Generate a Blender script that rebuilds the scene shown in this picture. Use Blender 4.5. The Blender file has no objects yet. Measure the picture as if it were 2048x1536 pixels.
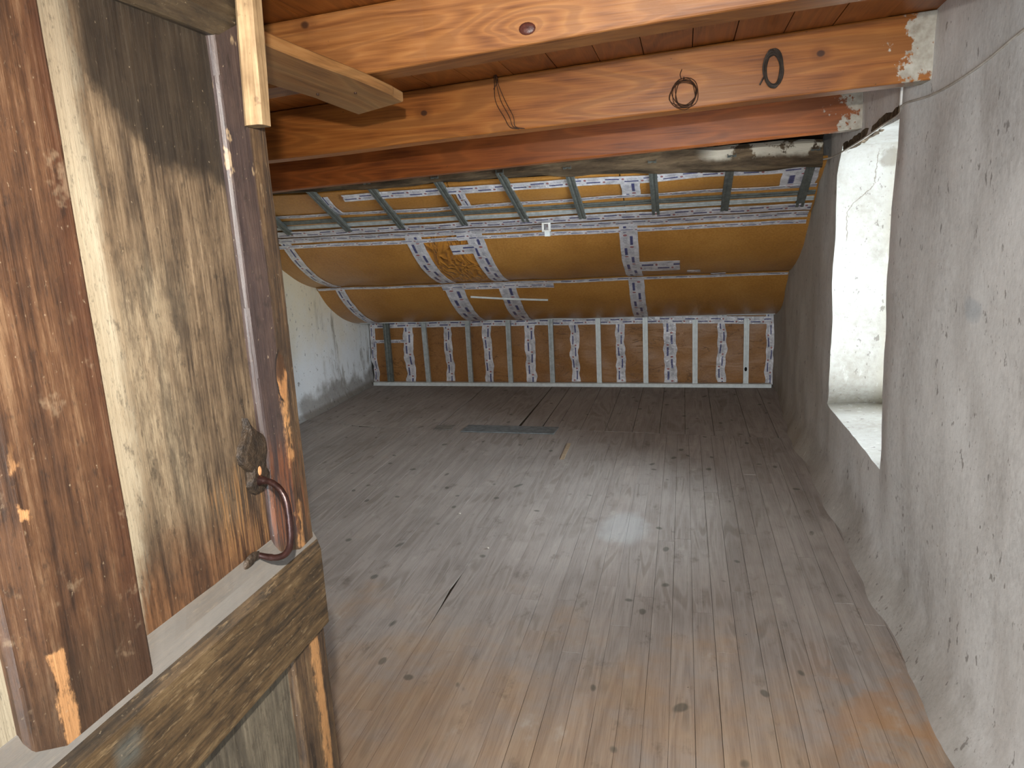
import bpy, bmesh, math, random
from mathutils import Vector, Matrix, noise as mnoise

random.seed(7)
S = bpy.context.scene
COL = S.collection

# ------------------------------------------------------------------ camera
cam_d = bpy.data.cameras.new('camera')
cam = bpy.data.objects.new('camera', cam_d)
COL.objects.link(cam)
R = Matrix(((0.97243721, 0.00164466, 0.2331591),
            (0.22743912, 0.21355476, -0.95008726),
            (-0.0513548, 0.97692971, 0.20729453)))
# columns of the matrix are the camera axes in the world
cam.matrix_world = Matrix.Translation((0, 0, 1.5)) @ R.to_4x4()
cam_d.sensor_fit = 'HORIZONTAL'
cam_d.sensor_width = 36.0
cam_d.lens = 36.0 * 1437.0 / 2048.0
cam_d.clip_start = 0.02
S.camera = cam

# ------------------------------------------------------------------ sky, flash, exposure
S.view_settings.view_transform = 'Standard'
S.view_settings.look = 'None'
S.view_settings.gamma = 1.0
S.view_settings.use_curve_mapping = False
S.view_settings.exposure = 0.0
W = bpy.data.worlds.new('overcast_sky')
S.world = W
W.use_nodes = True
bg = W.node_tree.nodes['Background']
bg.inputs['Color'].default_value = (0.86, 0.91, 1.0, 1)
bg.inputs['Strength'].default_value = 31.0

fl = bpy.data.lights.new('camera_flash', 'SPOT')        # the photographer's flash, just above the lens
fl.energy = 185.0
fl.color = (1.0, 0.93, 0.84)
fl.shadow_soft_size = 0.012
fl.spot_size = math.radians(118)
fl.spot_blend = 1.0
flo = bpy.data.objects.new('camera_flash', fl)
COL.objects.link(flo)
flo.matrix_world = Matrix.Translation(Vector((0, 0, 1.5)) + R @ Vector((-0.03, 0.17, 0.0))) @ (R @ Matrix.Rotation(math.radians(-9), 3, 'X')).to_4x4()


def portal(name, loc, rot, sx, sy):                     # guides sky sampling through a window; gives no light of its own
    l = bpy.data.lights.new(name, 'AREA')
    l.shape = 'RECTANGLE'
    l.size, l.size_y = sx, sy
    l.cycles.is_portal = True
    o = bpy.data.objects.new(name, l)
    COL.objects.link(o)
    o.location, o.rotation_euler = loc, rot


portal('window_portal', (1.36, 3.66, 1.15), (0, math.radians(90), 0), 1.5, 1.25)
portal('landing_portal', (0.05, -1.33, 1.25), (math.radians(90), 0, 0), 1.2, 1.4)


# ------------------------------------------------------------------ node helper
def lin(c):
    f = lambda v: ((v / 255.0) / 12.92) if v / 255.0 <= 0.04045 else (((v / 255.0) + 0.055) / 1.055) ** 2.4
    return (f(c[0]), f(c[1]), f(c[2]), 1.0)


class Mat:
    def __init__(s, name):
        s.m = bpy.data.materials.new(name)
        s.m.use_nodes = True
        s.t = s.m.node_tree
        s.n = s.t.nodes
        s.p = s.n['Principled BSDF']
        s._tc = None

    def link(s, a, b):
        s.t.links.new(a, b)

    def _in(s, sock, v):
        if isinstance(v, bpy.types.NodeSocket):
            s.link(v, sock)
        elif v is not None:
            if sock.type == 'RGBA' and not hasattr(v, '__len__'):
                v = (v, v, v, 1)
            sock.default_value = v

    def co(s, which='Object'):
        if s._tc is None:
            s._tc = s.n.new('ShaderNodeTexCoord')
        return s._tc.outputs[which]

    def rnd(s):
        return s.n.new('ShaderNodeObjectInfo').outputs['Random']

    def xyz(s, v):
        x = s.n.new('ShaderNodeSeparateXYZ')
        s._in(x.inputs[0], v)
        return x.outputs

    def comb(s, x=0.0, y=0.0, z=0.0):
        c = s.n.new('ShaderNodeCombineXYZ')
        for i, v in enumerate((x, y, z)):
            s._in(c.inputs[i], v)
        return c.outputs[0]

    def map(s, v, scale=(1, 1, 1), loc=(0, 0, 0), rot=(0, 0, 0)):
        m = s.n.new('ShaderNodeMapping')
        s._in(m.inputs['Vector'], v)
        s._in(m.inputs['Location'], loc)
        s._in(m.inputs['Rotation'], rot)
        s._in(m.inputs['Scale'], scale)
        return m.outputs[0]

    def vadd(s, a, b):
        m = s.n.new('ShaderNodeVectorMath')
        m.operation = 'ADD'
        s._in(m.inputs[0], a)
        s._in(m.inputs[1], b)
        return m.outputs[0]

    def noise(s, v, scale=5.0, detail=4.0, rough=0.55, dist=0.0, color=False):
        m = s.n.new('ShaderNodeTexNoise')
        s._in(m.inputs['Vector'], v)
        m.inputs['Scale'].default_value = scale
        m.inputs['Detail'].default_value = detail
        m.inputs['Roughness'].default_value = rough
        m.inputs['Distortion'].default_value = dist
        return m.outputs['Color' if color else 'Fac']

    def voro(s, v, scale=5.0, feature='F1'):
        m = s.n.new('ShaderNodeTexVoronoi')
        m.feature = feature
        s._in(m.inputs['Vector'], v)
        m.inputs['Scale'].default_value = scale
        return m.outputs['Distance']

    def wave(s, v, scale=3.0, dist=4.0, detail=2.0, dscale=1.0, bands='X'):
        m = s.n.new('ShaderNodeTexWave')
        m.bands_direction = bands
        s._in(m.inputs['Vector'], v)
        m.inputs['Scale'].default_value = scale
        m.inputs['Distortion'].default_value = dist
        m.inputs['Detail'].default_value = detail
        m.inputs['Detail Scale'].default_value = dscale
        return m.outputs['Fac']

    def rings(s, v, freq=9.0, detail=1.0):                # contour lines of a stretched noise: cathedral grain
        n = s.noise(v, 1.0, detail, 0.45, 0.3)
        return s.add(s.mul(s.m2('SINE', s.mul(n, freq * 6.283), 0), 0.5), 0.5)

    def m2(s, op, a, b=0.5, clamp=False):
        m = s.n.new('ShaderNodeMath')
        m.operation = op
        m.use_clamp = clamp
        s._in(m.inputs[0], a)
        s._in(m.inputs[1], b)
        return m.outputs[0]

    def add(s, a, b): return s.m2('ADD', a, b)
    def sub(s, a, b): return s.m2('SUBTRACT', a, b)
    def mul(s, a, b): return s.m2('MULTIPLY', a, b)
    def mx(s, a, b): return s.m2('MAXIMUM', a, b)

    def step(s, v, lo, hi):                              # smooth 0..1 between lo and hi (lo may exceed hi)
        m = s.n.new('ShaderNodeMapRange')
        m.interpolation_type = 'SMOOTHSTEP'
        s._in(m.inputs['Value'], v)
        if lo > hi:
            m.inputs['From Min'].default_value, m.inputs['From Max'].default_value = hi, lo
            m.inputs['To Min'].default_value, m.inputs['To Max'].default_value = 1.0, 0.0
        else:
            m.inputs['From Min'].default_value, m.inputs['From Max'].default_value = lo, hi
        return m.outputs[0]

    def band(s, v, lo, hi, soft):
        return s.mul(s.step(v, lo - soft, lo + soft), s.step(v, hi + soft, hi - soft))

    def ramp(s, f, stops):
        m = s.n.new('ShaderNodeValToRGB')
        s._in(m.inputs[0], f)
        e = m.color_ramp.elements
        while len(e) < len(stops):
            e.new(0.5)
        for el, (p, c) in zip(e, stops):
            el.position = p
            el.color = lin(c)
        return m.outputs[0]

    def mix(s, f, a, b, mode='MIX'):
        m = s.n.new('ShaderNodeMix')
        m.data_type = 'RGBA'
        m.blend_type = mode
        s._in(m.inputs[0], f)
        for i, v in ((6, a), (7, b)):
            s._in(m.inputs[i], lin(v) if isinstance(v, tuple) and len(v) == 3 else v)
        return m.outputs[2]

    def bump(s, h, strength=0.3, dist=0.01):
        b = s.n.new('ShaderNodeBump')
        b.inputs['Strength'].default_value = strength
        b.inputs['Distance'].default_value = dist
        s._in(b.inputs['Height'], h)
        s.link(b.outputs[0], s.p.inputs['Normal'])

    def out(s, col, rough=0.7, spec=0.3, metal=0.0):
        s._in(s.p.inputs['Base Color'], lin(col) if isinstance(col, tuple) and len(col) == 3 else col)
        s._in(s.p.inputs['Roughness'], rough)
        s.p.inputs['Specular IOR Level'].default_value = spec
        s._in(s.p.inputs['Metallic'], metal)
        return s.m


AX = {'x': 0, 'y': 1, 'z': 2}


def grain_vec(M, axis, along=1.0, across=1.0, seed=True):
    sc = [across] * 3
    sc[AX[axis]] = along
    v = M.map(M.co(), tuple(sc))
    if seed:
        r = M.rnd()
        v = M.vadd(v, M.comb(M.mul(r, 37.0), M.mul(r, 91.0), M.mul(r, 17.0)))
    return v


# ------------------------------------------------------------------ materials
def mat_pine(name, dark, mid, light, axis='x', rough=0.42, plaster=False):
    M = Mat(name)
    rings = M.rings(grain_vec(M, axis, 0.9, 5.5), 7.0)
    if name.startswith('pale'):                          # grain flowing round the big knot
        kx, _, kz = M.xyz(M.co())
        kx, kz = M.mul(M.sub(kx, -0.353), 0.45), M.sub(kz, 1.958)
        kd = M.m2('SQRT', M.add(M.mul(kx, kx), M.mul(kz, kz)), 0)
        ph = M.add(M.mul(M.noise(M.map(M.co(), (0.9, 5.5, 5.5)), 1.0, 2, 0.5, 0.6), 7.0), M.m2('DIVIDE', 0.20, M.add(kd, 0.055)))
        rings = M.add(M.mul(M.m2('SINE', M.mul(ph, 6.283), 0), 0.5), 0.5)
    fine = M.noise(grain_vec(M, axis, 6.0, 160.0), 1.0, 3, 0.6)
    blotch = M.noise(M.co(), 3.0, 3)
    lines = M.mul(M.step(rings, 0.72, 0.98), 0.42)
    f = M.add(M.mul(rings, 0.20), M.add(M.mul(fine, 0.42), M.mul(blotch, 0.42)))
    c = M.ramp(f, [(0.28, dark), (0.5, mid), (0.74, light)])
    c = M.mix(lines, c, dark)
    # knots
    k = M.voro(grain_vec(M, axis, 4.2, 5.4), 1.0)
    c = M.mix(M.mul(M.step(k, 0.20, 0.07), 0.45), c, dark)
    c = M.mix(M.mul(M.step(k, 0.070, 0.040), 0.85), c, (48, 26, 16))
    # dirt flecks
    d = M.noise(M.co(), 55, 3, 0.7)
    c = M.mix(M.mul(M.step(d, 0.70, 0.78), 0.6), c, (60, 44, 30))
    r = rough
    if plaster:
        x = M.xyz(M.co())[0]
        e = M.add(x, M.mul(M.sub(M.noise(M.co(), 14, 5, 0.7), 0.5), 0.55))
        pm = M.mul(M.step(e, 0.70, 0.735), M.step(M.noise(M.co(), 30, 3), 0.30, 0.36))
        c = M.mix(pm, c, M.mix(M.noise(M.co(), 40, 3), (120, 105, 85), (205, 200, 188)))
        r = M.add(M.mul(pm, 0.45), rough)
    M.bump(M.add(M.mul(fine, 0.5), M.mul(rings, 0.2)), 0.2, 0.003)
    return M.out(c, r, 0.3)


PINE = mat_pine('varnished_pine', (96, 50, 18), (144, 86, 36), (168, 110, 54), plaster=True)
PINE_RED = mat_pine('red_varnished_pine', (86, 42, 15), (130, 69, 26), (150, 86, 38), plaster=True)
PINE_BIG = mat_pine('pale_varnished_pine', (98, 56, 26), (140, 90, 46), (164, 114, 66))
PINE_CEIL = mat_pine('ceiling_pine', (92, 48, 18), (138, 78, 30), (158, 96, 42), axis='y')
PLANK_OLD = mat_pine('weathered_pine', (108, 74, 40), (156, 112, 66), (178, 140, 92), axis='y', rough=0.6)


def mat_floor():
    M = Mat('worn_floor_wood')
    co = M.co()
    r = M.rnd()
    rings = M.rings(grain_vec(M, 'y', 0.8, 9.0), 5.0)
    fine = M.noise(grain_vec(M, 'y', 5.0, 190.0), 1.0, 3, 0.6)
    big = M.noise(co, 1.6, 5, 0.6)
    y = M.xyz(co)[1]
    f = M.add(M.mul(rings, 0.14), M.add(M.mul(fine, 0.40), M.mul(big, 0.46)))
    grey = M.ramp(f, [(0.22, (122, 115, 110)), (0.5, (154, 147, 142)), (0.80, (174, 168, 162))])
    warm = M.ramp(f, [(0.22, (122, 98, 76)), (0.5, (158, 133, 108)), (0.80, (180, 158, 132))])
    w = M.add(M.mul(M.step(y, 3.2, 1.5), 0.75), M.mul(M.sub(M.noise(co, 3.2, 4, 0.65), 0.5), 1.5))  # near boards: worn brown plus warm flash light painted in
    c = M.mix(M.m2('MULTIPLY', M.step(w, 0.15, 0.85), 0.8), grey, warm)
    c = M.mix(M.mul(M.step(rings, 0.70, 0.97), M.mul(M.step(M.noise(co, 2.3, 3), 0.45, 0.60), 0.35)), c, (84, 74, 64))
    fib = M.noise(M.map(co, (420, 14, 1)), 1.0, 3, 0.65)
    c = M.mix(M.mul(M.step(fib, 0.52, 0.70), 0.20), c, (78, 70, 62))
    x = M.xyz(co)[0]
    vn = M.mul(M.mul(M.step(x, 0.25, 0.62), M.step(M.add(y, M.mul(big, 0.8)), 3.1, 2.3)), M.step(M.noise(co, 6, 4, 0.6), 0.40, 0.62))
    c = M.mix(M.mul(vn, 0.55), c, (168, 118, 62))
    # board to board tint
    tint = M.n.new('ShaderNodeHueSaturation')
    M._in(tint.inputs['Color'], c)
    M._in(tint.inputs['Value'], M.add(M.mul(r, 0.10), 0.95))
    M._in(tint.inputs['Saturation'], M.add(M.mul(M.noise(M.comb(M.mul(r, 50.0)), 5.0, 1), 0.5), 0.75))
    c = tint.outputs[0]
    # grey knots
    k = M.voro(M.map(M.vadd(co, M.mul(M.noise(co, 3, 1, color=True), 0.3)), (7.5, 5.0, 1)), 1.0)
    c = M.mix(M.mul(M.step(k, 0.14, 0.08), 0.6), c, (70, 72, 66))
    # ground-in dirt, dark specks, chalky scuffs
    d = M.noise(M.map(co, (9, 5, 1)), 1.0, 6, 0.7)
    c = M.mix(M.mul(M.step(d, 0.56, 0.72), 0.45), c, (84, 76, 68))
    sp = M.noise(co, 60, 2, 0.5)
    c = M.mix(M.mul(M.step(sp, 0.74, 0.79), 0.6), c, (66, 60, 54))
    wl = M.noise(M.map(co, (7, 3.5, 1), (3, 9, 0)), 1.0, 5, 0.65)
    c = M.mix(M.mul(M.step(wl, 0.60, 0.74), 0.4), c, (186, 182, 174))
    # pale bluish spot: soft window reflection painted into the boards
    v = M.xyz(M.vadd(co, M.mul(M.noise(co, 9, 4, color=True), 0.16)))
    ex, ey = M.sub(v[0], -0.22), M.sub(v[1], 3.52)
    rr = M.add(M.mul(M.mul(ex, ex), 1 / 0.022), M.mul(M.mul(ey, ey), 1 / 0.06))
    c = M.mix(M.mul(M.step(rr, 1.0, 0.2), 0.35), c, (188, 194, 196))
    M.bump(M.add(M.mul(fine, 0.6), M.mul(rings, 0.4)), 0.18, 0.003)
    return M.out(c, M.add(M.mul(big, 0.2), 0.66), 0.14)


FLOOR = mat_floor()


def mat_simple(name, a, b, scale=12, rough=0.8, bump=0.2, spec=0.25, metal=0.0, bd=0.01):
    M = Mat(name)
    n = M.noise(M.co(), scale, 5, 0.65)
    M.bump(n, bump, bd)
    return M.out(M.mix(M.step(n, 0.3, 0.7), a, b), rough, spec, metal)


DARK = mat_simple('dark_subfloor', (44, 36, 28), (62, 52, 42))
ROOFDECK = mat_simple('roof_deck', (48, 36, 26), (66, 50, 36))


def mat_plaster(name, kind):
    M = Mat(name)
    co = M.co()
    x, y, z = M.xyz(co)
    n1 = M.noise(co, 2.2, 6, 0.62)
    n2 = M.noise(M.map(co, (9, 9, 2.2)), 1.0, 5, 0.65)     # vertical streaks
    n3 = M.noise(co, 34, 4, 0.6)
    if kind == 'right':
        n4 = M.noise(M.map(co, (60, 60, 34)), 1.0, 5, 0.7)
        c = M.ramp(M.add(M.mul(n1, 0.35), M.add(M.mul(n2, 0.25), M.mul(n4, 0.4))), [(0.34, (182, 181, 180)), (0.5, (212, 212, 211)), (0.66, (228, 228, 227))])
        # yellow-brown stain plus painted-in shade towards the far end
        stain_shade = M.mul(M.step(M.add(y, M.mul(M.sub(n1, 0.5), 2.2)), 3.3, 5.2), 0.55)
        c = M.mix(stain_shade, c, M.mix(n2, (112, 94, 70), (150, 134, 106)))
        dm2 = M.mul(M.step(M.add(z, M.mul(M.sub(n1, 0.5), 0.5)), 0.24, 0.02), 0.45)
        c = M.mix(dm2, c, (126, 114, 96))
        # faint blue smudge
        v = M.xyz(M.vadd(co, M.mul(M.noise(co, 12, 3, color=True), 0.08)))
        a, b = M.sub(v[1], 2.27), M.sub(v[2], 1.26)
        rr = M.add(M.mul(M.mul(a, a), 1 / 0.0045), M.mul(M.mul(b, b), 1 / 0.002))
        c = M.mix(M.mul(M.step(rr, 1.0, 0.2), 0.35), c, (128, 146, 160))
    elif kind == 'left':
        up = M.step(M.add(z, M.mul(M.sub(n1, 0.5), 0.9)), 0.25, 1.15)
        c = M.mix(up, (232, 237, 241), (222, 210, 182))
        st = M.mul(M.step(n2, 0.52, 0.68), M.step(M.add(y, M.mul(n1, 0.8)), 6.0, 6.6))
        c = M.mix(M.mul(st, 0.6), c, (98, 86, 62))
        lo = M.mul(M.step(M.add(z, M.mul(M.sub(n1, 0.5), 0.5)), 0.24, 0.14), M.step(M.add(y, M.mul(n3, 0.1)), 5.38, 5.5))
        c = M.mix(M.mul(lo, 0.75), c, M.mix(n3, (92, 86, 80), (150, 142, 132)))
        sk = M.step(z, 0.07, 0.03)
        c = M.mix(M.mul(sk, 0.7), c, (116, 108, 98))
    else:                                                  # whitewashed reveal
        c = M.ramp(M.add(M.mul(n1, 0.7), M.mul(n3, 0.3)), [(0.3, (140, 134, 122)), (0.5, (168, 165, 158)), (0.7, (182, 181, 177))])
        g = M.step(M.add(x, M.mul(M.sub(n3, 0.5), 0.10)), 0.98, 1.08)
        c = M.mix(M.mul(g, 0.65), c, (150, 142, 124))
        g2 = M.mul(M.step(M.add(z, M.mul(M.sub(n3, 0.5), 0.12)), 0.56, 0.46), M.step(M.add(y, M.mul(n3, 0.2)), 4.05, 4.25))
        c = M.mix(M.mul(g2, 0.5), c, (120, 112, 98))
        # hairline crack low contrast
        line = M.add(0.955, M.mul(M.step(z, 1.66, 1.50), -0.13))
        d = M.m2('ABSOLUTE', M.sub(M.add(x, M.mul(M.sub(M.noise(co, 16, 4, 0.6), 0.5), 0.05)), line), 0)
        c = M.mix(M.mul(M.mul(M.step(d, 0.0035, 0.0015), M.band(z, 1.36, 1.80, 0.02)), 0.6), c, (96, 84, 68))
        e1, e2 = M.sub(x, 1.015), M.sub(z, 1.765)
        d2 = M.m2('SQRT', M.add(M.mul(e1, e1), M.mul(e2, e2)), 0)
        c = M.mix(M.mul(M.step(M.add(d2, M.mul(M.sub(n3, 0.5), 0.05)), 0.055, 0.03), 0.5), c, (104, 94, 80))
    fl_ = M.noise(M.map(co, (30, 30, 17)), 1.0, 3, 0.6)
    c = M.mix(M.mul(M.step(fl_, 0.64, 0.70), 0.6), c, (88, 80, 74))
    fs = M.noise(M.map(co, (110, 110, 60)), 1.0, 3, 0.6)
    c = M.mix(M.mul(M.step(fs, 0.64, 0.72), 0.45), c, (96, 88, 82))
    pale = M.noise(M.map(co, (24, 24, 10), (5, 3, 1)), 1.0, 3, 0.6)
    c = M.mix(M.mul(M.step(pale, 0.62, 0.74), 0.35), c, (214, 212, 208))
    M.bump(M.add(M.mul(n3, 0.45), M.add(M.mul(n2, 0.3), M.mul(fl_, 0.15))), 0.3, 0.008)
    return M.out(c, 0.9, 0.15)


PL_RIGHT = mat_plaster('grey_limewashed_plaster', 'right')
PL_LEFT = mat_plaster('blue_white_plaster', 'left')
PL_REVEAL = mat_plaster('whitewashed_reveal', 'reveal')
PL_PLAIN = mat_simple('plain_plaster', (176, 168, 156), (200, 194, 184), 4, 0.9, 0.3)


def mat_kraft(name, a, b, c_):
    M = Mat(name)
    co = M.co()
    n = M.noise(co, 1.7, 4, 0.6)
    wr = M.noise(M.map(co, (2.6, 2.2, 7.0) if 'knee' in name else (5, 2.2, 2.2)), 1.0, 5, 0.6, 0.8)
    f = M.add(M.mul(n, 0.6), M.mul(M.noise(co, 70, 2), 0.4))
    c = M.ramp(f, [(0.32, a), (0.5, b), (0.70, c_)])
    crease = M.mul(M.band(wr, 0.492, 0.506, 0.008), M.step(M.noise(co, 3.0, 2), 0.42, 0.58))
    if 'knee' in name: c = M.mix(M.mul(crease, 0.6), c, (70, 44, 22))
    if 'creased' in name:
        dv = M.map(co, (9, 3.2, 3.2), rot=(0, 0, 0.55))
        fold = M.m2('ABSOLUTE', M.sub(M.noise(dv, 1.0, 3, 0.5, 0.7), 0.5), 0)
        M.bump(M.m2("POWER", M.sub(1.0, fold), 9.0), 0.7, 0.03)
    else:
        M.bump(M.add(wr, M.mul(crease, 0.15)), 0.35, 0.02)
    return M.out(c, 0.46 if 'knee' in name else 0.34, 0.45)


KRAFT = mat_kraft('kraft_vapour_paper', (150, 102, 46), (172, 121, 58), (190, 140, 74))
KRAFT_CREASED = mat_kraft('creased_kraft_paper', (150, 96, 36), (176, 118, 48), (196, 140, 66))
KRAFT_LOW = mat_kraft('knee_wall_kraft_paper', (130, 88, 46), (150, 104, 56), (166, 118, 68))


def mat_tape():
    """silver-white aluminium tape printed with blue bars, red dots and grey small print; UV in metres along / 0..1 across"""
    M = Mat('printed_foil_tape')
    u, v, _ = M.xyz(M.co('UV'))
    co = M.co()
    cr = M.noise(co, 45, 4, 0.65, 1.0)
    base = M.ramp(M.noise(co, 14, 4, 0.7), [(0.3, (176, 174, 178)), (0.5, (212, 210, 214)), (0.7, (234, 232, 236))])
    c = base
    for (off, vlo, vhi, ulen) in ((0.0, 0.56, 0.72, 0.085), (0.115, 0.22, 0.38, 0.085)):
        cell = M.m2('FRACT', M.mul(M.add(u, off), 1 / 0.23), 0)
        k = 0.23
        rag = M.mul(M.sub(M.noise(co, 160, 1), 0.5), 0.05)
        bar = M.mul(M.band(cell, 0.04, 0.04 + ulen / k, 0.012), M.band(M.add(v, rag), vlo, vhi, 0.02))
        c = M.mix(M.mul(bar, 0.9), c, (48, 52, 112))
        cx, vc = 0.04 + (ulen + 0.022) / k, (vlo + vhi) / 2
        dx, dv = M.mul(M.sub(cell, cx), k), M.mul(M.sub(v, vc), 0.075)
        dd = M.m2('SQRT', M.add(M.mul(dx, dx), M.mul(dv, dv)), 0)
        c = M.mix(M.mul(M.step(dd, 0.0095, 0.0075), 0.8), c, (150, 52, 50))
        txt = M.mul(M.band(cell, cx + 0.08, cx + 0.36, 0.01), M.band(v, vlo - 0.04, vhi + 0.04, 0.02))
        ink = M.step(M.noise(M.comb(M.mul(u, 420.0), M.mul(v, 26.0)), 1.0, 1), 0.5, 0.56)
        c = M.mix(M.mul(M.mul(txt, ink), 0.55), c, (96, 96, 128))
    M.bump(M.add(cr, M.mul(M.voro(M.map(co, (26, 26, 26)), 1.0), 0.5)), 0.75, 0.010)
    return M.out(c, 0.22, 0.7, 0.12)


TAPE = mat_tape()
ZINC = mat_simple('galvanised_steel', (162, 168, 168), (192, 198, 198), 30, 0.42, 0.05, 0.5, 0.3)
ZINC_DULL = mat_simple('dull_galvanised_steel', (92, 96, 92), (118, 122, 116), 30, 0.5, 0.05, 0.5, 0.4)
ZINC_PALE = mat_simple('pale_galvanised_steel', (206, 212, 212), (224, 230, 230), 30, 0.45, 0.05, 0.5, 0.1)
BLACK = mat_simple('black_hole', (18, 17, 16), (26, 24, 22))
WIRE = mat_simple('rusty_wire', (46, 30, 20), (76, 50, 32), 60, 0.6, 0.2, 0.4, 0.4)
RUBBER = mat_simple('dark_cable_sheath', (44, 38, 34), (66, 56, 48), 40, 0.6, 0.1)
CABLE = mat_simple('dusty_grey_cable', (164, 156, 146), (190, 184, 176), 25, 0.7, 0.2)
WHITEPL = mat_simple('white_plastic', (214, 212, 206), (228, 226, 222), 20, 0.4, 0.03)
SLATE = mat_simple('grey_painted_board', (94, 100, 104), (126, 132, 134), 22, 0.6, 0.15, 0.3)


def mat_old_timber():
    M = Mat('old_rough_timber')
    co = M.co()
    n = M.noise(M.map(co, (3, 18, 18)), 1.0, 6, 0.7)
    c = M.ramp(n, [(0.3, (40, 34, 26)), (0.5, (84, 70, 54)), (0.72, (122, 104, 80))])
    x, y, z = M.xyz(co)
    pl = M.mul(M.mul(M.step(M.noise(co, 7, 5, 0.65), 0.46, 0.52), M.step(x, 0.05, 0.2)), M.step(M.add(z, M.mul(M.noise(co, 12, 3), 0.06)), 1.85, 1.89))
    c = M.mix(pl, c, (186, 178, 162))
    M.bump(n, 0.8, 0.02)
    return M.out(c, 0.9, 0.15)


OLD = mat_old_timber()


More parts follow.
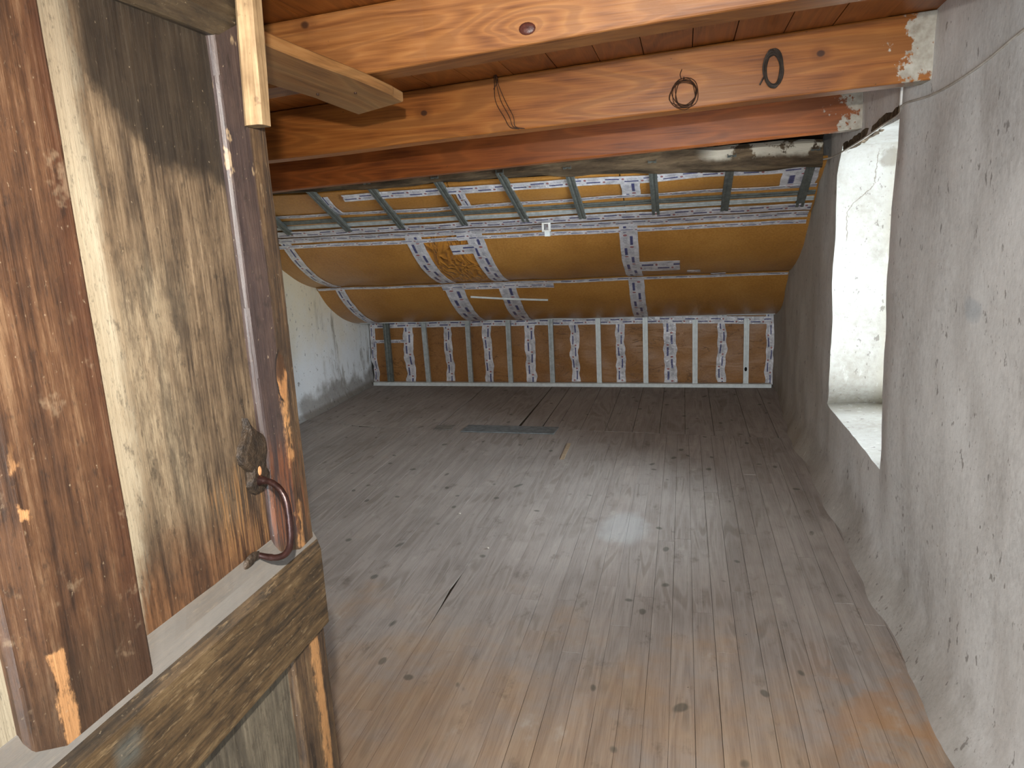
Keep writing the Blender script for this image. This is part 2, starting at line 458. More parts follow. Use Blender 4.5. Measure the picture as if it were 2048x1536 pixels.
# -- door woods: aged dark stain, worn and stained where the door itself is
def mat_door(part):
    M = Mat('aged_door_wood_' + part)
    co = M.co()
    x, y, z = M.xyz(co)
    ax = 'y' if part == 'rail' else 'z'
    sc = {'y': lambda a, c: (c, a, c), 'z': lambda a, c: (c, c, a)}[ax]
    st = M.noise(M.map(co, sc(2.2, 48)), 1.0, 5, 0.65)                 # long streaks
    fi = M.noise(M.map(co, sc(9.0, 230)), 1.0, 3, 0.6)                 # fine fibre
    bl = M.noise(co, 6.0, 5, 0.65)
    wob = M.mul(M.sub(M.noise(co, 10, 5, 0.65), 0.5), 1.0)             # -.5 .. .5
    md = M.noise(M.map(co, sc(16.0, 70)), 1.0, 5, 0.75)                # mottled wear
    f = M.add(M.add(M.mul(st, 0.34), M.mul(md, 0.34)), M.add(M.mul(fi, 0.24), M.mul(bl, 0.24)))
    f = M.add(M.mul(M.sub(f, 0.58), 1.25), 0.53)
    rag = M.sub(M.noise(M.map(co, (90, 90, 40)), 1.0, 4, 0.7), 0.5)
    if part == 'panel':
        c = M.ramp(f, [(0.34, (30, 24, 19)), (0.46, (58, 47, 36)), (0.56, (86, 71, 54)), (0.70, (118, 101, 80))])
        # reddish bottom
        c = M.mix(M.mul(M.step(M.add(z, M.mul(wob, 0.16)), 1.20, 1.10), 0.65), c, M.ramp(f, [(0.36, (34, 20, 12)), (0.5, (74, 44, 22)), (0.66, (108, 66, 32))]))
        # bare orange grain beside the pull
        bare = M.mul(M.step(M.add(y, M.mul(wob, 0.06)), 0.70, 0.75), M.band(M.add(z, M.mul(wob, 0.1)), 1.09, 1.22, 0.02))
        c = M.mix(M.mul(bare, M.mul(M.step(fi, 0.46, 0.62), 0.75)), c, (118, 86, 52))
        # big sooty patch at the head of the panel
        sz = M.add(z, M.mul(wob, 0.10))
        edge = M.add(M.mul(M.step(y, 0.60, 0.75), -0.085), 1.665)
        so = M.step(M.sub(sz, edge), -0.005, 0.02)
        so = M.mul(so, M.step(M.add(y, M.mul(wob, 0.03)), 0.615, 0.645))
        c = M.mix(M.mul(so, 0.85), c, M.mix(M.add(M.mul(bl, 0.6), M.mul(md, 0.4)), (5, 5, 4), (34, 28, 22)))
        drip = M.mul(M.band(M.add(y, M.mul(wob, 0.02)), 0.664, 0.678, 0.008), M.band(z, 1.53, 1.63, 0.03))
        c = M.mix(M.mul(drip, 0.7), c, (28, 21, 17))
        # pale strip beside the muntin: clean wood with flash light painted in
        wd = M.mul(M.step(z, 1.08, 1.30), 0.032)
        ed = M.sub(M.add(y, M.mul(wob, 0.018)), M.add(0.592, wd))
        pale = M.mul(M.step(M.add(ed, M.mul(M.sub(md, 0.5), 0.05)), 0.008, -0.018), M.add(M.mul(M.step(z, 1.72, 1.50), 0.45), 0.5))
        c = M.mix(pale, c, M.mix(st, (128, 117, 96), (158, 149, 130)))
        # second, fainter pale bloom mid panel
        bm = M.mul(M.band(M.add(y, M.mul(wob, 0.10)), 0.60, 0.70, 0.05), M.band(M.add(z, M.mul(wob, 0.1)), 1.22, 1.48, 0.06))
        c = M.mix(M.mul(bm, M.add(0.25, M.mul(M.step(md, 0.40, 0.62), 0.5))), c, (128, 115, 94))
    elif part == 'muntin':
        c = M.ramp(f, [(0.34, (26, 17, 12)), (0.45, (50, 32, 20)), (0.56, (72, 48, 30)), (0.70, (104, 80, 58))])
        c = M.mix(M.mul(M.step(M.add(y, M.mul(wob, 0.03)), 0.535, 0.57), 0.55), c, (58, 32, 18))
        c = M.mix(M.mul(M.step(M.add(z, M.mul(wob, 0.2)), 1.20, 1.10), 0.5), c, (46, 34, 24))
        c = M.mix(M.mul(M.step(M.noise(co, 22, 4, 0.7), 0.60, 0.70), 0.5), c, (112, 94, 74))
        b = M.mul(M.band(M.add(y, M.mul(rag, 0.02)), 0.462, 0.478, 0.002), M.step(M.add(M.add(M.noise(M.map(co, (8, 8, 12)), 1.0, 4), M.mul(M.step(z, 1.20, 1.12), 0.10)), M.mul(rag, 0.2)), 0.53, 0.57))
        b = M.mul(b, M.step(z, 1.36, 1.30))
        c = M.mix(b, c, (150, 110, 72))
    elif part == 'stile':
        c = M.ramp(f, [(0.34, (26, 20, 16)), (0.47, (52, 40, 30)), (0.58, (76, 58, 40)), (0.72, (104, 84, 60))])
        pur = M.mul(M.step(M.add(y, M.mul(wob, 0.008)), 0.886, 0.880), M.step(z, 1.07, 1.09))
        c = M.mix(M.mul(pur, 0.8), c, M.mix(md, (22, 17, 17), (60, 47, 47)))
        arr = M.add(y, M.add(M.mul(wob, 0.010), M.mul(rag, 0.02)))
        b = M.mul(M.band(arr, 0.880, 0.896, 0.005), M.step(M.add(M.noise(M.map(co, (10, 14, 11)), 1.0, 4, 0.6), M.mul(rag, 0.25)), 0.50, 0.56))
        b = M.mul(b, M.mx(M.step(z, 1.38, 1.34), M.step(z, 1.66, 1.68)))
        b2 = M.mul(M.band(M.add(y, M.add(M.mul(wob, 0.01), M.mul(rag, 0.02))), 0.884, 0.902, 0.005), M.step(z, 0.93, 0.90))
        b = M.mx(b, M.mul(b2, M.step(M.noise(M.map(co, (10, 20, 6)), 1.0, 3), 0.42, 0.5)))
        c = M.mix(b, c, (158, 116, 74))
        # splintered hollow where an old lock was torn out
        e1, e2 = M.mul(M.sub(M.add(y, M.mul(rag, 0.012)), 0.889), 1 / 0.0125), M.mul(M.sub(M.add(z, M.mul(rag, 0.02)), 1.318), 1 / 0.034)
        rr = M.add(M.mul(e1, e1), M.mul(e2, e2))
        c = M.mix(M.mul(M.step(rr, 1.15, 0.75), 0.9), c, M.mix(M.step(M.add(e2, M.mul(rag, 1.5)), -0.3, 0.3), (150, 106, 66), (64, 42, 26)))
        c = M.mix(M.mul(M.band(rr, 0.95, 1.3, 0.15), M.mul(M.step(e1, 0.2, -0.4), 0.9)), c, (18, 13, 10))
        # old paint chips on the head of the bevel
        ch = M.mul(M.step(M.noise(M.map(co, (60, 60, 26)), 1.0, 3, 0.6), 0.62, 0.68), M.step(z, 1.52, 1.60))
        c = M.mix(M.mul(ch, 0.7), c, (128, 108, 82))
        # reddish rubbed zone beside the pull
        c = M.mix(M.mul(M.band(M.add(z, M.mul(wob, 0.06)), 1.08, 1.22, 0.03), M.mul(M.step(fi, 0.4, 0.6), 0.5)), c, (110, 62, 32))
    elif part == 'low':
        c = M.ramp(f, [(0.34, (46, 42, 36)), (0.48, (74, 68, 58)), (0.60, (98, 90, 76)), (0.74, (122, 112, 96))])
    else:
        c = M.ramp(f, [(0.34, (26, 21, 15)), (0.46, (50, 39, 26)), (0.57, (76, 59, 38)), (0.72, (104, 86, 60))])
        sc_ = M.noise(M.map(co, (90, 22, 130), rot=(0.45, 0, 0)), 1.0, 4, 0.75)
        c = M.mix(M.mul(M.step(sc_, 0.56, 0.66), 0.5), c, (126, 106, 78))
        c = M.mix(M.mul(M.step(z, 1.60, 1.70), 0.75), c, M.mix(md, (12, 10, 8), (52, 43, 31)))
        bl2 = M.mul(M.band(M.add(y, M.mul(wob, 0.05)), 0.51, 0.545, 0.01), M.band(M.add(z, M.mul(wob, 0.03)), 1.00, 1.03, 0.01))
        c = M.mix(M.mul(bl2, 0.4), c, (84, 92, 90))
    # tiny pale flecks: flash glints painted over everything
    fk = M.noise(M.map(co, sc(150.0, 210)), 1.0, 3, 0.6)
    c = M.mix(M.mul(M.step(fk, 0.66, 0.76), 0.42), c, (150, 134, 110))
    dk = M.noise(M.map(co, sc(36, 60)), 1.0, 5, 0.75)
    c = M.mix(M.mul(M.step(dk, 0.56, 0.68), 0.5), c, (22, 18, 15))
    dt = M.noise(M.map(co, sc(80, 260)), 1.0, 3, 0.7)
    c = M.mix(M.mul(M.step(dt, 0.55, 0.70), 0.4), c, (26, 21, 17))
    # dust lying on upward faces
    gz = M.xyz(M.n.new('ShaderNodeNewGeometry').outputs['Normal'])[2]
    du = M.mul(M.step(gz, 0.25, 0.5), M.step(M.add(M.noise(co, 18, 3), M.mul(wob, 0.3)), 0.05, 0.2))
    c = M.mix(M.mul(du, 0.92), c, M.mix(bl, (92, 89, 85), (118, 115, 111)))
    c = M.mix(1.0, c, (234, 234, 234), 'MULTIPLY')
    M.bump(M.add(M.mul(st, 0.4), M.add(M.mul(fi, 0.5), M.mul(dk, 0.3))), 0.55, 0.003)
    return M.out(c, M.add(M.mul(fi, 0.3), 0.38), 0.40)


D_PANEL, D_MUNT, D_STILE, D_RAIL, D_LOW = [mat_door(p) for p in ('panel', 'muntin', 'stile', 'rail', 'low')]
IRON = mat_simple('worn_brown_iron', (34, 20, 18), (58, 36, 32), 50, 0.32, 0.12, 0.5, 0.6)
IRON_PLATE = mat_simple('painted_iron_plate', (28, 22, 17), (58, 46, 34), 70, 0.55, 0.5, 0.4, 0.3)


def mat_batten():
    M = Mat('pale_new_batten')
    co = M.co()
    fi = M.noise(M.map(co, (200, 200, 7)), 1.0, 4, 0.6)
    n = M.noise(co, 16, 4, 0.65)
    c = M.ramp(M.add(M.mul(fi, 0.5), M.mul(n, 0.5)), [(0.34, (96, 76, 52)), (0.5, (124, 102, 74)), (0.66, (146, 124, 92))])
    c = M.mix(M.mul(M.step(M.noise(co, 45, 3, 0.7), 0.62, 0.7), 0.5), c, (70, 50, 32))
    M.bump(fi, 0.3, 0.002)
    return M.out(c, 0.6, 0.3)


BATTEN = mat_batten()


def mat_glass():
    M = Mat('dusty_window_glass')
    t, g, x = M.n.new('ShaderNodeBsdfTransparent'), M.n.new('ShaderNodeBsdfGlossy'), M.n.new('ShaderNodeMixShader')
    t.inputs[0].default_value = (0.9, 0.93, 0.92, 1)
    g.inputs['Roughness'].default_value = 0.05
    f = M.n.new('ShaderNodeFresnel')
    f.inputs[0].default_value = 1.45
    M.link(f.outputs[0], x.inputs[0])
    M.link(t.outputs[0], x.inputs[1])
    M.link(g.outputs[0], x.inputs[2])
    M.link(x.outputs[0], M.n['Material Output'].inputs['Surface'])
    return M.m


GLASS = mat_glass()


# ------------------------------------------------------------------ mesh helpers
def nz(x, y=0.0, z=0.0):
    return mnoise.noise(Vector((x, y, z)))


def link_mesh(name, verts, faces, mat, parent=None, base=(0, 0, 0), uvs=None, smooth=False, mats=None, fmat=None):
    me = bpy.data.meshes.new(name)
    b = Vector(base)
    me.from_pydata([tuple(Vector(v) - b) for v in verts], [], faces)
    for m in (mats or [mat]):
        me.materials.append(m)
    if fmat:
        me.polygons.foreach_set('material_index', fmat)
    if uvs:
        l = me.uv_layers.new(name='UVMap')
        for p in me.polygons:
            for li in p.loop_indices:
                l.data[li].uv = uvs[me.loops[li].vertex_index]
    if smooth:
        me.polygons.foreach_set('use_smooth', [True] * len(me.polygons))
        me.set_sharp_from_angle(angle=math.radians(50))
    me.update()
    o = bpy.data.objects.new(name, me)
    COL.objects.link(o)
    if parent:
        o.parent = parent
    return o


def empty(name, loc=(0, 0, 0)):
    o = bpy.data.objects.new(name, None)
    o.empty_display_size = 0.05
    COL.objects.link(o)
    o.location = loc
    return o


def tag(o, label=None, cat=None, group=None, kind=None):
    if label: o['label'] = label
    if cat: o['category'] = cat
    if group: o['group'] = group
    if kind: o['kind'] = kind
    return o


def prism(prof, a, b, place, segs=1, jit=0.0, freq=9.0, seed=0.0):
    """prof: closed polygon [(p,q)], swept from a to b; place(p,q,t)->xyz. Returns verts, faces."""
    n = len(prof)
    V, F = [], []
    for i in range(segs + 1):
        t = a + (b - a) * i / segs
        for k, (p, q) in enumerate(prof):
            dp = jit * nz(t * freq, k * 3.1 + seed, 1.7)
            dq = jit * nz(t * freq, k * 3.1 + seed, 9.3)
            V.append(place(p + dp, q + dq, t))
    for i in range(segs):
        for k in range(n):
            k2 = (k + 1) % n
            F.append((i * n + k, i * n + k2, (i + 1) * n + k2, (i + 1) * n + k))
    F.append(tuple(range(n - 1, -1, -1)))
    F.append(tuple(segs * n + k for k in range(n)))
    return V, F


def fix_normals(o):
    bm = bmesh.new()
    bm.from_mesh(o.data)
    bmesh.ops.recalc_face_normals(bm, faces=bm.faces)
    bm.to_mesh(o.data)
    bm.free()
    return o


def bevel(o, w, seg=1):
    m = o.modifiers.new('bevel', 'BEVEL')
    m.width = w
    m.segments = seg
    m.limit_method = 'ANGLE'
    m.angle_limit = math.radians(40)
    return o


def rect(p0, p1, q0, q1, c=0.0):
    if not c:
        return [(p0, q0), (p1, q0), (p1, q1), (p0, q1)]
    return [(p0 + c, q0), (p1 - c, q0), (p1, q0 + c), (p1, q1 - c), (p1 - c, q1), (p0 + c, q1), (p0, q1 - c), (p0, q0 + c)]


def box(name, x0, x1, y0, y1, z0, z1, mat, parent=None, base=(0, 0, 0), bev=0.0):
    V, F = prism(rect(x0, x1, y0, y1), z0, z1, lambda p, q, t: (p, q, t))
    o = fix_normals(link_mesh(name, V, F, mat, parent, base))
    return bevel(o, bev) if bev else o


def tube_geo(pts, r, sides=6, V=None, F=None, closed=False):
    V = [] if V is None else V
    F = [] if F is None else F
    pts = [Vector(p) for p in pts]
    n = len(pts)
    o0 = len(V)
    up = None
    for i in range(n):
        if closed:
            d = pts[(i + 1) % n] - pts[i - 1]
        else:
            d = pts[min(i + 1, n - 1)] - pts[max(i - 1, 0)]
        d.normalize()
        if up is None:
            up = d.orthogonal().normalized()
        up = (up - d * up.dot(d))
        if up.length < 1e-6:
            up = d.orthogonal()
        up.normalize()
        s = d.cross(up)
        rr = r[i] if isinstance(r, (list, tuple)) else r
        for k in range(sides):
            a = 2 * math.pi * k / sides
            V.append(pts[i] + (up * math.cos(a) + s * math.sin(a)) * rr)
    m = n if closed else n - 1
    for i in range(m):
        for k in range(sides):
            j = (i + 1) % n
            F.append((o0 + i * sides + k, o0 + i * sides + (k + 1) % sides, o0 + j * sides + (k + 1) % sides, o0 + j * sides + k))
    if not closed:
        F.append(tuple(o0 + k for k in range(sides - 1, -1, -1)))
        F.append(tuple(o0 + (n - 1) * sides + k for k in range(sides)))
    return V, F


def catmull(P, n=8):
    P = [Vector(p) for p in P]
    Q = [P[0] * 2 - P[1]] + P + [P[-1] * 2 - P[-2]]
    out = []
    for i in range(1, len(Q) - 2):
        for k in range(n):
            t = k / n
            a, b, c, d = Q[i - 1], Q[i], Q[i + 1], Q[i + 2]
            out.append(0.5 * ((2 * b) + (c - a) * t + (2 * a - 5 * b + 4 * c - d) * t * t + (3 * b - a - 3 * c + d) * t ** 3))
    out.append(P[-1])
    return out


# ================================================================== FLOOR
XL, XR, YB0 = -3.2, 0.78, -1.10


def back_y(x):                                           # the knee wall runs slightly askew
    return 6.70 - 0.03 * x


floor = box('floor', -3.45, 1.4, YB0 - 0.2, 7.1, -0.16, -0.006, DARK)
tag(floor, kind='structure')


def joint_y(x):
    if x < -2.55:
        return 5.235 + (-2.55 - x) * 0.30
    return 5.235 - max(0.0, x + 0.9) * 0.09


def plank(x0, x1, y0, y1, zt, e0=None, e1=None, ang=None):
    """one floorboard, arrises eased, edges a little wavy; e0/e1 extra edge functions of y"""
    n = max(2, min(14, int((y1 - y0) / 0.16)))
    c = 0.0007
    V, F = [], []
    for i in range(n + 1):
        t = y0 + (y1 - y0) * i / n
        a = x0 + 0.0008 * nz(t * 3, x0 * 7) + (e0(t) if e0 else 0)
        b = x1 + 0.0008 * nz(t * 3, x1 * 7 + 5) + (e1(t) if e1 else 0)
        s0 = s1 = 0.0
        if ang and i == 0: s0, s1 = ang(x0), ang(x1)
        if ang and i == n: s0, s1 = ang(x0), ang(x1)
        zz = zt + 0.0005 * nz(t * 2, x0 * 11)
        for p, q, yy in ((a, -0.008, s0), (a, zz - c, s0), (a + c, zz, s0), (b - c, zz, s1), (b, zz - c, s1), (b, -0.008, s1)):
            V.append((p, t + yy, q))
    for i in range(n):
        for k in range(6):
            k2 = (k + 1) % 6
            F.append((i * 6 + k, (i + 1) * 6 + k, (i + 1) * 6 + k2, i * 6 + k2))
    F.append(tuple(range(6)))
    F.append(tuple(n * 6 + k for k in range(5, -1, -1)))
    return link_mesh('plank', V, F, FLOOR, floor)


PITCH = 0.0775
xs = [0.03 + PITCH * i for i in range(-41, 10)]
xs = [XL - 0.02] + [x for x in xs if XL + 0.03 < x < 0.775] + [0.81]


def slit(t):                                             # the splintered hole in one seam
    return -0.016 * math.exp(-((t - 2.66) / 0.075) ** 2) - 0.004 * math.exp(-((t - 2.62) / 0.16) ** 2)


for i in range(len(xs) - 1):
    rs = random.Random(100 + i)
    g = 0.0003 + 0.0008 * rs.random() ** 3
    x0, x1 = xs[i] + g, xs[i + 1] - g
    ys = [YB0]
    y = YB0 + rs.uniform(0.6, 2.4)
    while y < 4.6:
        ys.append(y)
        y += rs.uniform(1.3, 2.6)
    if abs(xs[i] + 0.0475) < 0.03: ys = [YB0, 0.9, 3.34]
    xm = (x0 + x1) / 2
    ye = joint_y(xm)
    ys.append(ye)
    for a, b in zip(ys[:-1], ys[1:]):
        e1 = slit if abs(xs[i + 1] + 0.9775) < 0.02 else None
        last = b == ye
        plank(x0, x1, a + 0.0006, b - (0.002 if last else 0.0006), rs.uniform(-0.0006, 0.0006), None, e1)

fx = [XL - 0.02, -2.83, -2.37, -1.93, -1.56, -1.255, -1.075, -0.957, -0.77, -0.58, -0.375, -0.18, 0.005, 0.21, 0.45, 0.64, 0.83]
for i in range(len(fx) - 1):
    rs = random.Random(500 + i)
    g0 = {1: .0012, 3: .003, 4: .002, 5: .004, 6: .0035}.get(i, 0.0015)
    g1 = {0: .0012, 2: .003, 3: .002, 4: .004, 5: .0035}.get(i, 0.0015)
    x0, x1 = fx[i] + g0, fx[i + 1] - g1
    jy = joint_y((x0 + x1) / 2)
    e1 = (lambda t: -0.016 * max(0, min(1, (6.3 - t) / 0.9))) if i == 4 else ((lambda t: -0.005 * max(0, min(1, (6.2 - t) / 0.9))) if i == 5 else None)
    if i == 2: e1 = lambda t: 0.012 * nz(t * 3.0, 4.4)
    e0 = (lambda t: 0.012 * nz(t * 3.0, 4.4) + 0.003) if i == 3 else None
    plank(x0, x1, jy + 0.002, 6.86, rs.uniform(-0.001, 0.001), e0, e1, lambda x, j=jy: (joint_y(x) - j))


# ================================================================== RIGHT WALL with its deep window recess
ZS, ZT = 0.455, 1.835                                    # sill and head of the opening
YN = 3.10


def y_far(z):
    if z < 0.60:
        return 4.16 + max(0.0, (0.60 - z) / 0.15) ** 1.5 * 0.10
    return 4.16 - 0.03 * math.sin((z - 0.6) / 1.2 * math.pi) - max(0.0, (z - 1.68) / 0.16) ** 1.5 * 0.10


def wall_x(y, z):
    x = 0.782 + 0.020 * nz(y * 1.3, z * 1.1, 2.0) + 0.007 * nz(y * 5.0, z * 4.0, 7.0) + 0.0035 * nz(y * 15.0, z * 11.0, 3.0)
    flare = 0.060 * max(0.0, 1 - z / 0.16) ** 1.4 * (1.0 + 0.5 * nz(y * 3.0, 8.0)) * max(0.0, min(1.0, (6.4 - y) / 1.2))
    bulge = 0.012 * math.exp(-((y - 2.95) / 0.12) ** 2) * max(0, min(1, (z - 0.3) / 0.3))
    return x - flare - bulge


def wall_right():
    ya, yb = YB0 - 0.02, 7.0
    ny1, ny2, ny3 = 84, 18, 46
    cols = [('a', i / ny1) for i in range(ny1)] + [('b', i / ny2) for i in range(ny2)] + [('c', i / ny3) for i in range(ny3 + 1)]
    zr = [0.30 * i / 12 * (ZS / 0.30) - 0.0 for i in range(13)]
    zr += [ZS + (ZT - ZS) * i / 30 for i in range(1, 31)]
    zr += [ZT + (2.30 - ZT) * i / 8 for i in range(1, 9)]
    zr[0] = -0.03
    V, F = [], []
    nc = len(cols)
    for z in zr:
        yf = y_far(max(ZS, min(ZT, z)))
        yn = YN - 0.012 + 0.02 * math.cos((z - 0.45) * 2.3)
        for k, t in cols:
            y = ya + (yn - ya) * t if k == 'a' else (yn + (yf - yn) * t if k == 'b' else yf + (yb - yf) * t)
            V.append((wall_x(y, z), y, z))
    r0, r1 = 12, 42
    c0, c1 = ny1, ny1 + ny2
    for r in range(len(zr) - 1):
        for c in range(nc - 1):
            if r0 <= r < r1 and c0 <= c < c1:
                continue
            F.append((r * nc + c, r * nc + c + 1, (r + 1) * nc + c + 1, (r + 1) * nc + c))
    fm = [0] * len(F)
    # reveals: ring of boundary verts pushed through the wall in steps
    ring = [r0 * nc + c for c in range(c0, c1 + 1)] + [r * nc + c1 for r in range(r0 + 1, r1 + 1)] + \
           [r1 * nc + c for c in range(c1 - 1, c0 - 1, -1)] + [r * nc + c0 for r in range(r1 - 1, r0, -1)]
    prev = []
    for vi in ring:
        prev.append(len(V))
        V.append(V[vi])
    for s in range(1, 8):
        d = s / 7
        X = 0.78 + 0.52 * d
        cur = []
        for vi in ring:
            v = V[vi]
            soft = 0.010 * nz(v[1] * 5, v[2] * 5, X * 5) if s < 7 else 0
            y, z = v[1], v[2]
            if z > ZT - 0.01: z = z - 0.01 * d + soft
            elif z < ZS + 0.01: z = z + 0.012 * d + soft * 0.5
            if y > YN + 0.5 and ZS < v[2] < ZT: y = y + 0.02 * d + soft
            cur.append(len(V))
            V.append((v[0] + (1.30 - v[0]) * d, y, z))
        m = len(ring)
        for k in range(m):
            F.append((prev[k], prev[(k + 1) % m], cur[(k + 1) % m], cur[k]))
            fm.append(1)
        prev = cur
    # outer skin of the wall so that no sky leaks in
    n0 = len(V)
    for (y, z) in ((ya, -0.1), (yb, -0.1), (yb, 2.6), (ya, 2.6)):
        V.append((1.30, y, z))
    for (y, z) in ((YN, ZS), (4.20, ZS), (4.20, ZT), (YN, ZT)):
        V.append((1.30, y, z))
    for k in range(4):
        F.append((n0 + k, n0 + (k + 1) % 4, n0 + 4 + (k + 1) % 4, n0 + 4 + k))
        fm.append(0)
    # top and ends
    for (p, q, xx) in (((ya, -0.1), (ya, 2.6), 0), ((yb, -0.1), (yb, 2.6), 0)):
        b0 = len(V)
        V += [(0.70, p[0], p[1]), (1.30, p[0], p[1]), (1.30, q[0], q[1]), (0.70, q[0], q[1])]
        F.append((b0, b0 + 1, b0 + 2, b0 + 3))
        fm.append(0)
    o = link_mesh('wall_right', V, F, None, mats=[PL_RIGHT, PL_REVEAL], fmat=fm, smooth=True)
    return tag(fix_normals(o), kind='structure')


wr = wall_right()

# window set at the outer end of the recess
win = empty('window_1', (1.27, 3.66, 1.145))
tag(win, kind='structure')
WB = (1.27, 3.66, 1.145)
for (a, b, c, d) in ((3.05, 4.28, 0.42, 0.50), (3.05, 4.28, 1.79, 1.87)):
    box('frame_rail', 1.225, 1.275, a, b, c, d, PLANK_OLD, win, WB, 0.004)
for (a, b) in ((3.05, 3.13), (4.14, 4.28), (3.615, 3.665)):
    box('frame_stile', 1.228, 1.272, a, b, 0.5, 1.79, PLANK_OLD, win, WB, 0.004)
for (a, b) in ((3.125, 3.62), (3.66, 4.145)):
    box('pane', 1.248, 1.252, a, b, 0.495, 1.795, GLASS, win, WB)
# broken dark lintel edge along the head of the recess
prof = rect(-0.016, 0.016, -0.020, 0.020, 0.006)
V, F = prism(prof, 0, 1, lambda p, q, t: (wall_x(3.08 + t * 0.96, 1.85) + 0.012 + p + 0.01 * nz(t * 9, 5), 3.08 + t * 0.96, 1.872 - 0.045 * t + q + 0.009 * nz(t * 11, 1)), 24, 0.010, 26)
fix_normals(link_mesh('lintel', V, F, OLD, win, WB))

# ================================================================== LEFT WALL
def wall_grid(name, fx_, u0, u1, v0, v1, nu, nv, mat, thick):
    V, F = [], []
    for j in range(nv + 1):
        for i in range(nu + 1):
            V.append(fx_(u0 + (u1 - u0) * i / nu, v0 + (v1 - v0) * j / nv))
    for j in range(nv):
        for i in range(nu):
            a = j * (nu + 1) + i
            F.append((a, a + 1, a + nu + 2, a + nu + 1))
    o = link_mesh(name, V, F, mat, smooth=True)
    sm = o.modifiers.new('thickness', 'SOLIDIFY')
    sm.thickness = thick
    sm.offset = -1
    return o


wl = wall_grid('wall_left', lambda y, z: (XL + 0.022 * nz(y * 1.1, z * 1.3, 4.0) + 0.010 * nz(y * 4, z * 2.5, 1.0) + 0.004 * nz(y * 12, z * 9) + 0.04 * max(0, 1 - z / 0.1) ** 1.5, y, z),
               0.02, 7.0, -0.03, 2.25, 90, 30, PL_LEFT, 0.2)
tag(wl, kind='structure')

# front wall beside the door, the landing behind the camera
wf = box('wall_front', -3.4, -0.66, -0.06, 0.04, -0.03, 2.15, PL_PLAIN)
tag(wf, kind='structure')
wk = box('wall_landing', -0.86, -0.66, YB0 - 0.1, -0.06, -0.03, 2.3, PL_PLAIN)
tag(wk, kind='structure')


def rear_wall():
    V, F = [], []
    o_, i_ = [(-0.8, -0.05), (1.3, -0.05), (1.3, 2.4), (-0.8, 2.4)], [(-0.55, 0.55), (0.65, 0.55), (0.65, 1.95), (-0.55, 1.95)]
    for y in (YB0, YB0 - 0.2):
        for (x, z) in o_ + i_:
            V.append((x, y, z))
    for k in range(4):
        k2 = (k + 1) % 4
        F += [(k, k2, 4 + k2, 4 + k), (8 + k, 8 + k2, 12 + k2, 12 + k), (4 + k, 4 + k2, 12 + k2, 12 + k), (k, k2, 8 + k2, 8 + k)]
    return fix_normals(link_mesh('wall_rear', V, F, PL_PLAIN))


tag(rear_wall(), kind='structure')
w2 = empty('fill_window', (0.1, YB0 - 0.1, 1.35))  # added unseen window, sized and placed to brighten the right wall
tag(w2, kind='structure')
B2 = (0.1, YB0 - 0.1, 1.35)
for z in (0.57, 1.93):
    box('frame_rail', -0.56, 0.66, YB0 - 0.12, YB0 - 0.07, z - 0.03, z + 0.03, PLANK_OLD, w2, B2)
for x in (-0.53, 0.05, 0.63):
    box('frame_stile', x - 0.03, x + 0.03, YB0 - 0.118, YB0 - 0.072, 0.60, 1.90, PLANK_OLD, w2, B2)
for x in (-0.24, 0.34):
    box('pane', x - 0.262, x + 0.262, YB0 - 0.097, YB0 - 0.093, 0.595, 1.905, GLASS, w2, B2)

# ================================================================== FLAT CEILING and beams
ZC0, ZCS = 2.088, 0.045


def zc(x): return ZC0 + ZCS * x


V, F = prism([(-3.4, zc(-3.4) + 0.022), (1.3, zc(1.3) + 0.022), (1.3, zc(1.3) + 0.2), (-3.4, zc(-3.4) + 0.2)], YB0 - 0.2, 4.365, lambda p, q, t: (p, t, q))
ceil = tag(fix_normals(link_mesh('ceiling', V, F, ROOFDECK)), kind='structure')
x = -3.3
k = 0
while x < 1.0:
    rs = random.Random(900 + k)
    w = rs.uniform(0.135, 0.165)
    z = rs.uniform(-0.0015, 0.0015)
    prof = [(x + 0.0015, zc(x) + z), (x + w - 0.0015, zc(x + w) + z), (x + w - 0.0015, zc(x + w) + 0.024), (x + 0.0015, zc(x) + 0.024)]
    V, F = prism(prof, YB0 - 0.1, 4.36, lambda p, q, t: (p, t, q), 1)
    fix_normals(link_mesh('plank', V, F, PINE_CEIL, ceil))
    x += w
    k += 1


def beam(y0, y1, zb, slope, x0, x1, mat, label, jit=0.003, wane=0.0):
    prof = rect(0.0, 1.0, 0.0, 1.0)

    def place(p, q, t):
        zl = zb + slope * t + 0.004 * nz(t * 1.7, y0)
        zt = zc(t) - 0.001
        yy = y0 + (y1 - y0) * p
        if wane and q < 0.5:
            yy += wane * (0.5 + nz(t * 2.1, 3.0)) * (1 if p < 0.5 else -0.3)
        return (t, yy, zl + (zt - zl) * q)
    V, F = prism(prof, x0, x1, place, 40, jit, 3.0, y0)
    o = fix_normals(link_mesh('ceiling_beam', V, F, mat))
    bevel(o, 0.006, 2)
    return tag(o, label, 'beam', kind='thing')


beam(1.765, 1.885, 1.942, 0.05, -3.22, 0.80, PINE_BIG, 'nearest wide pale pine ceiling beam with a big dark knot, above the nailed board', wane=0.02)
beam(2.735, 2.835, 1.886, 0.033, -3.22, 0.795, PINE, 'middle orange pine ceiling beam with coils of wire hanging from its face')
beam(3.72, 3.81, 1.853, 0.031, -3.22, 0.795, PINE_RED, 'farthest red-orange pine ceiling beam, its end plastered above the window recess')

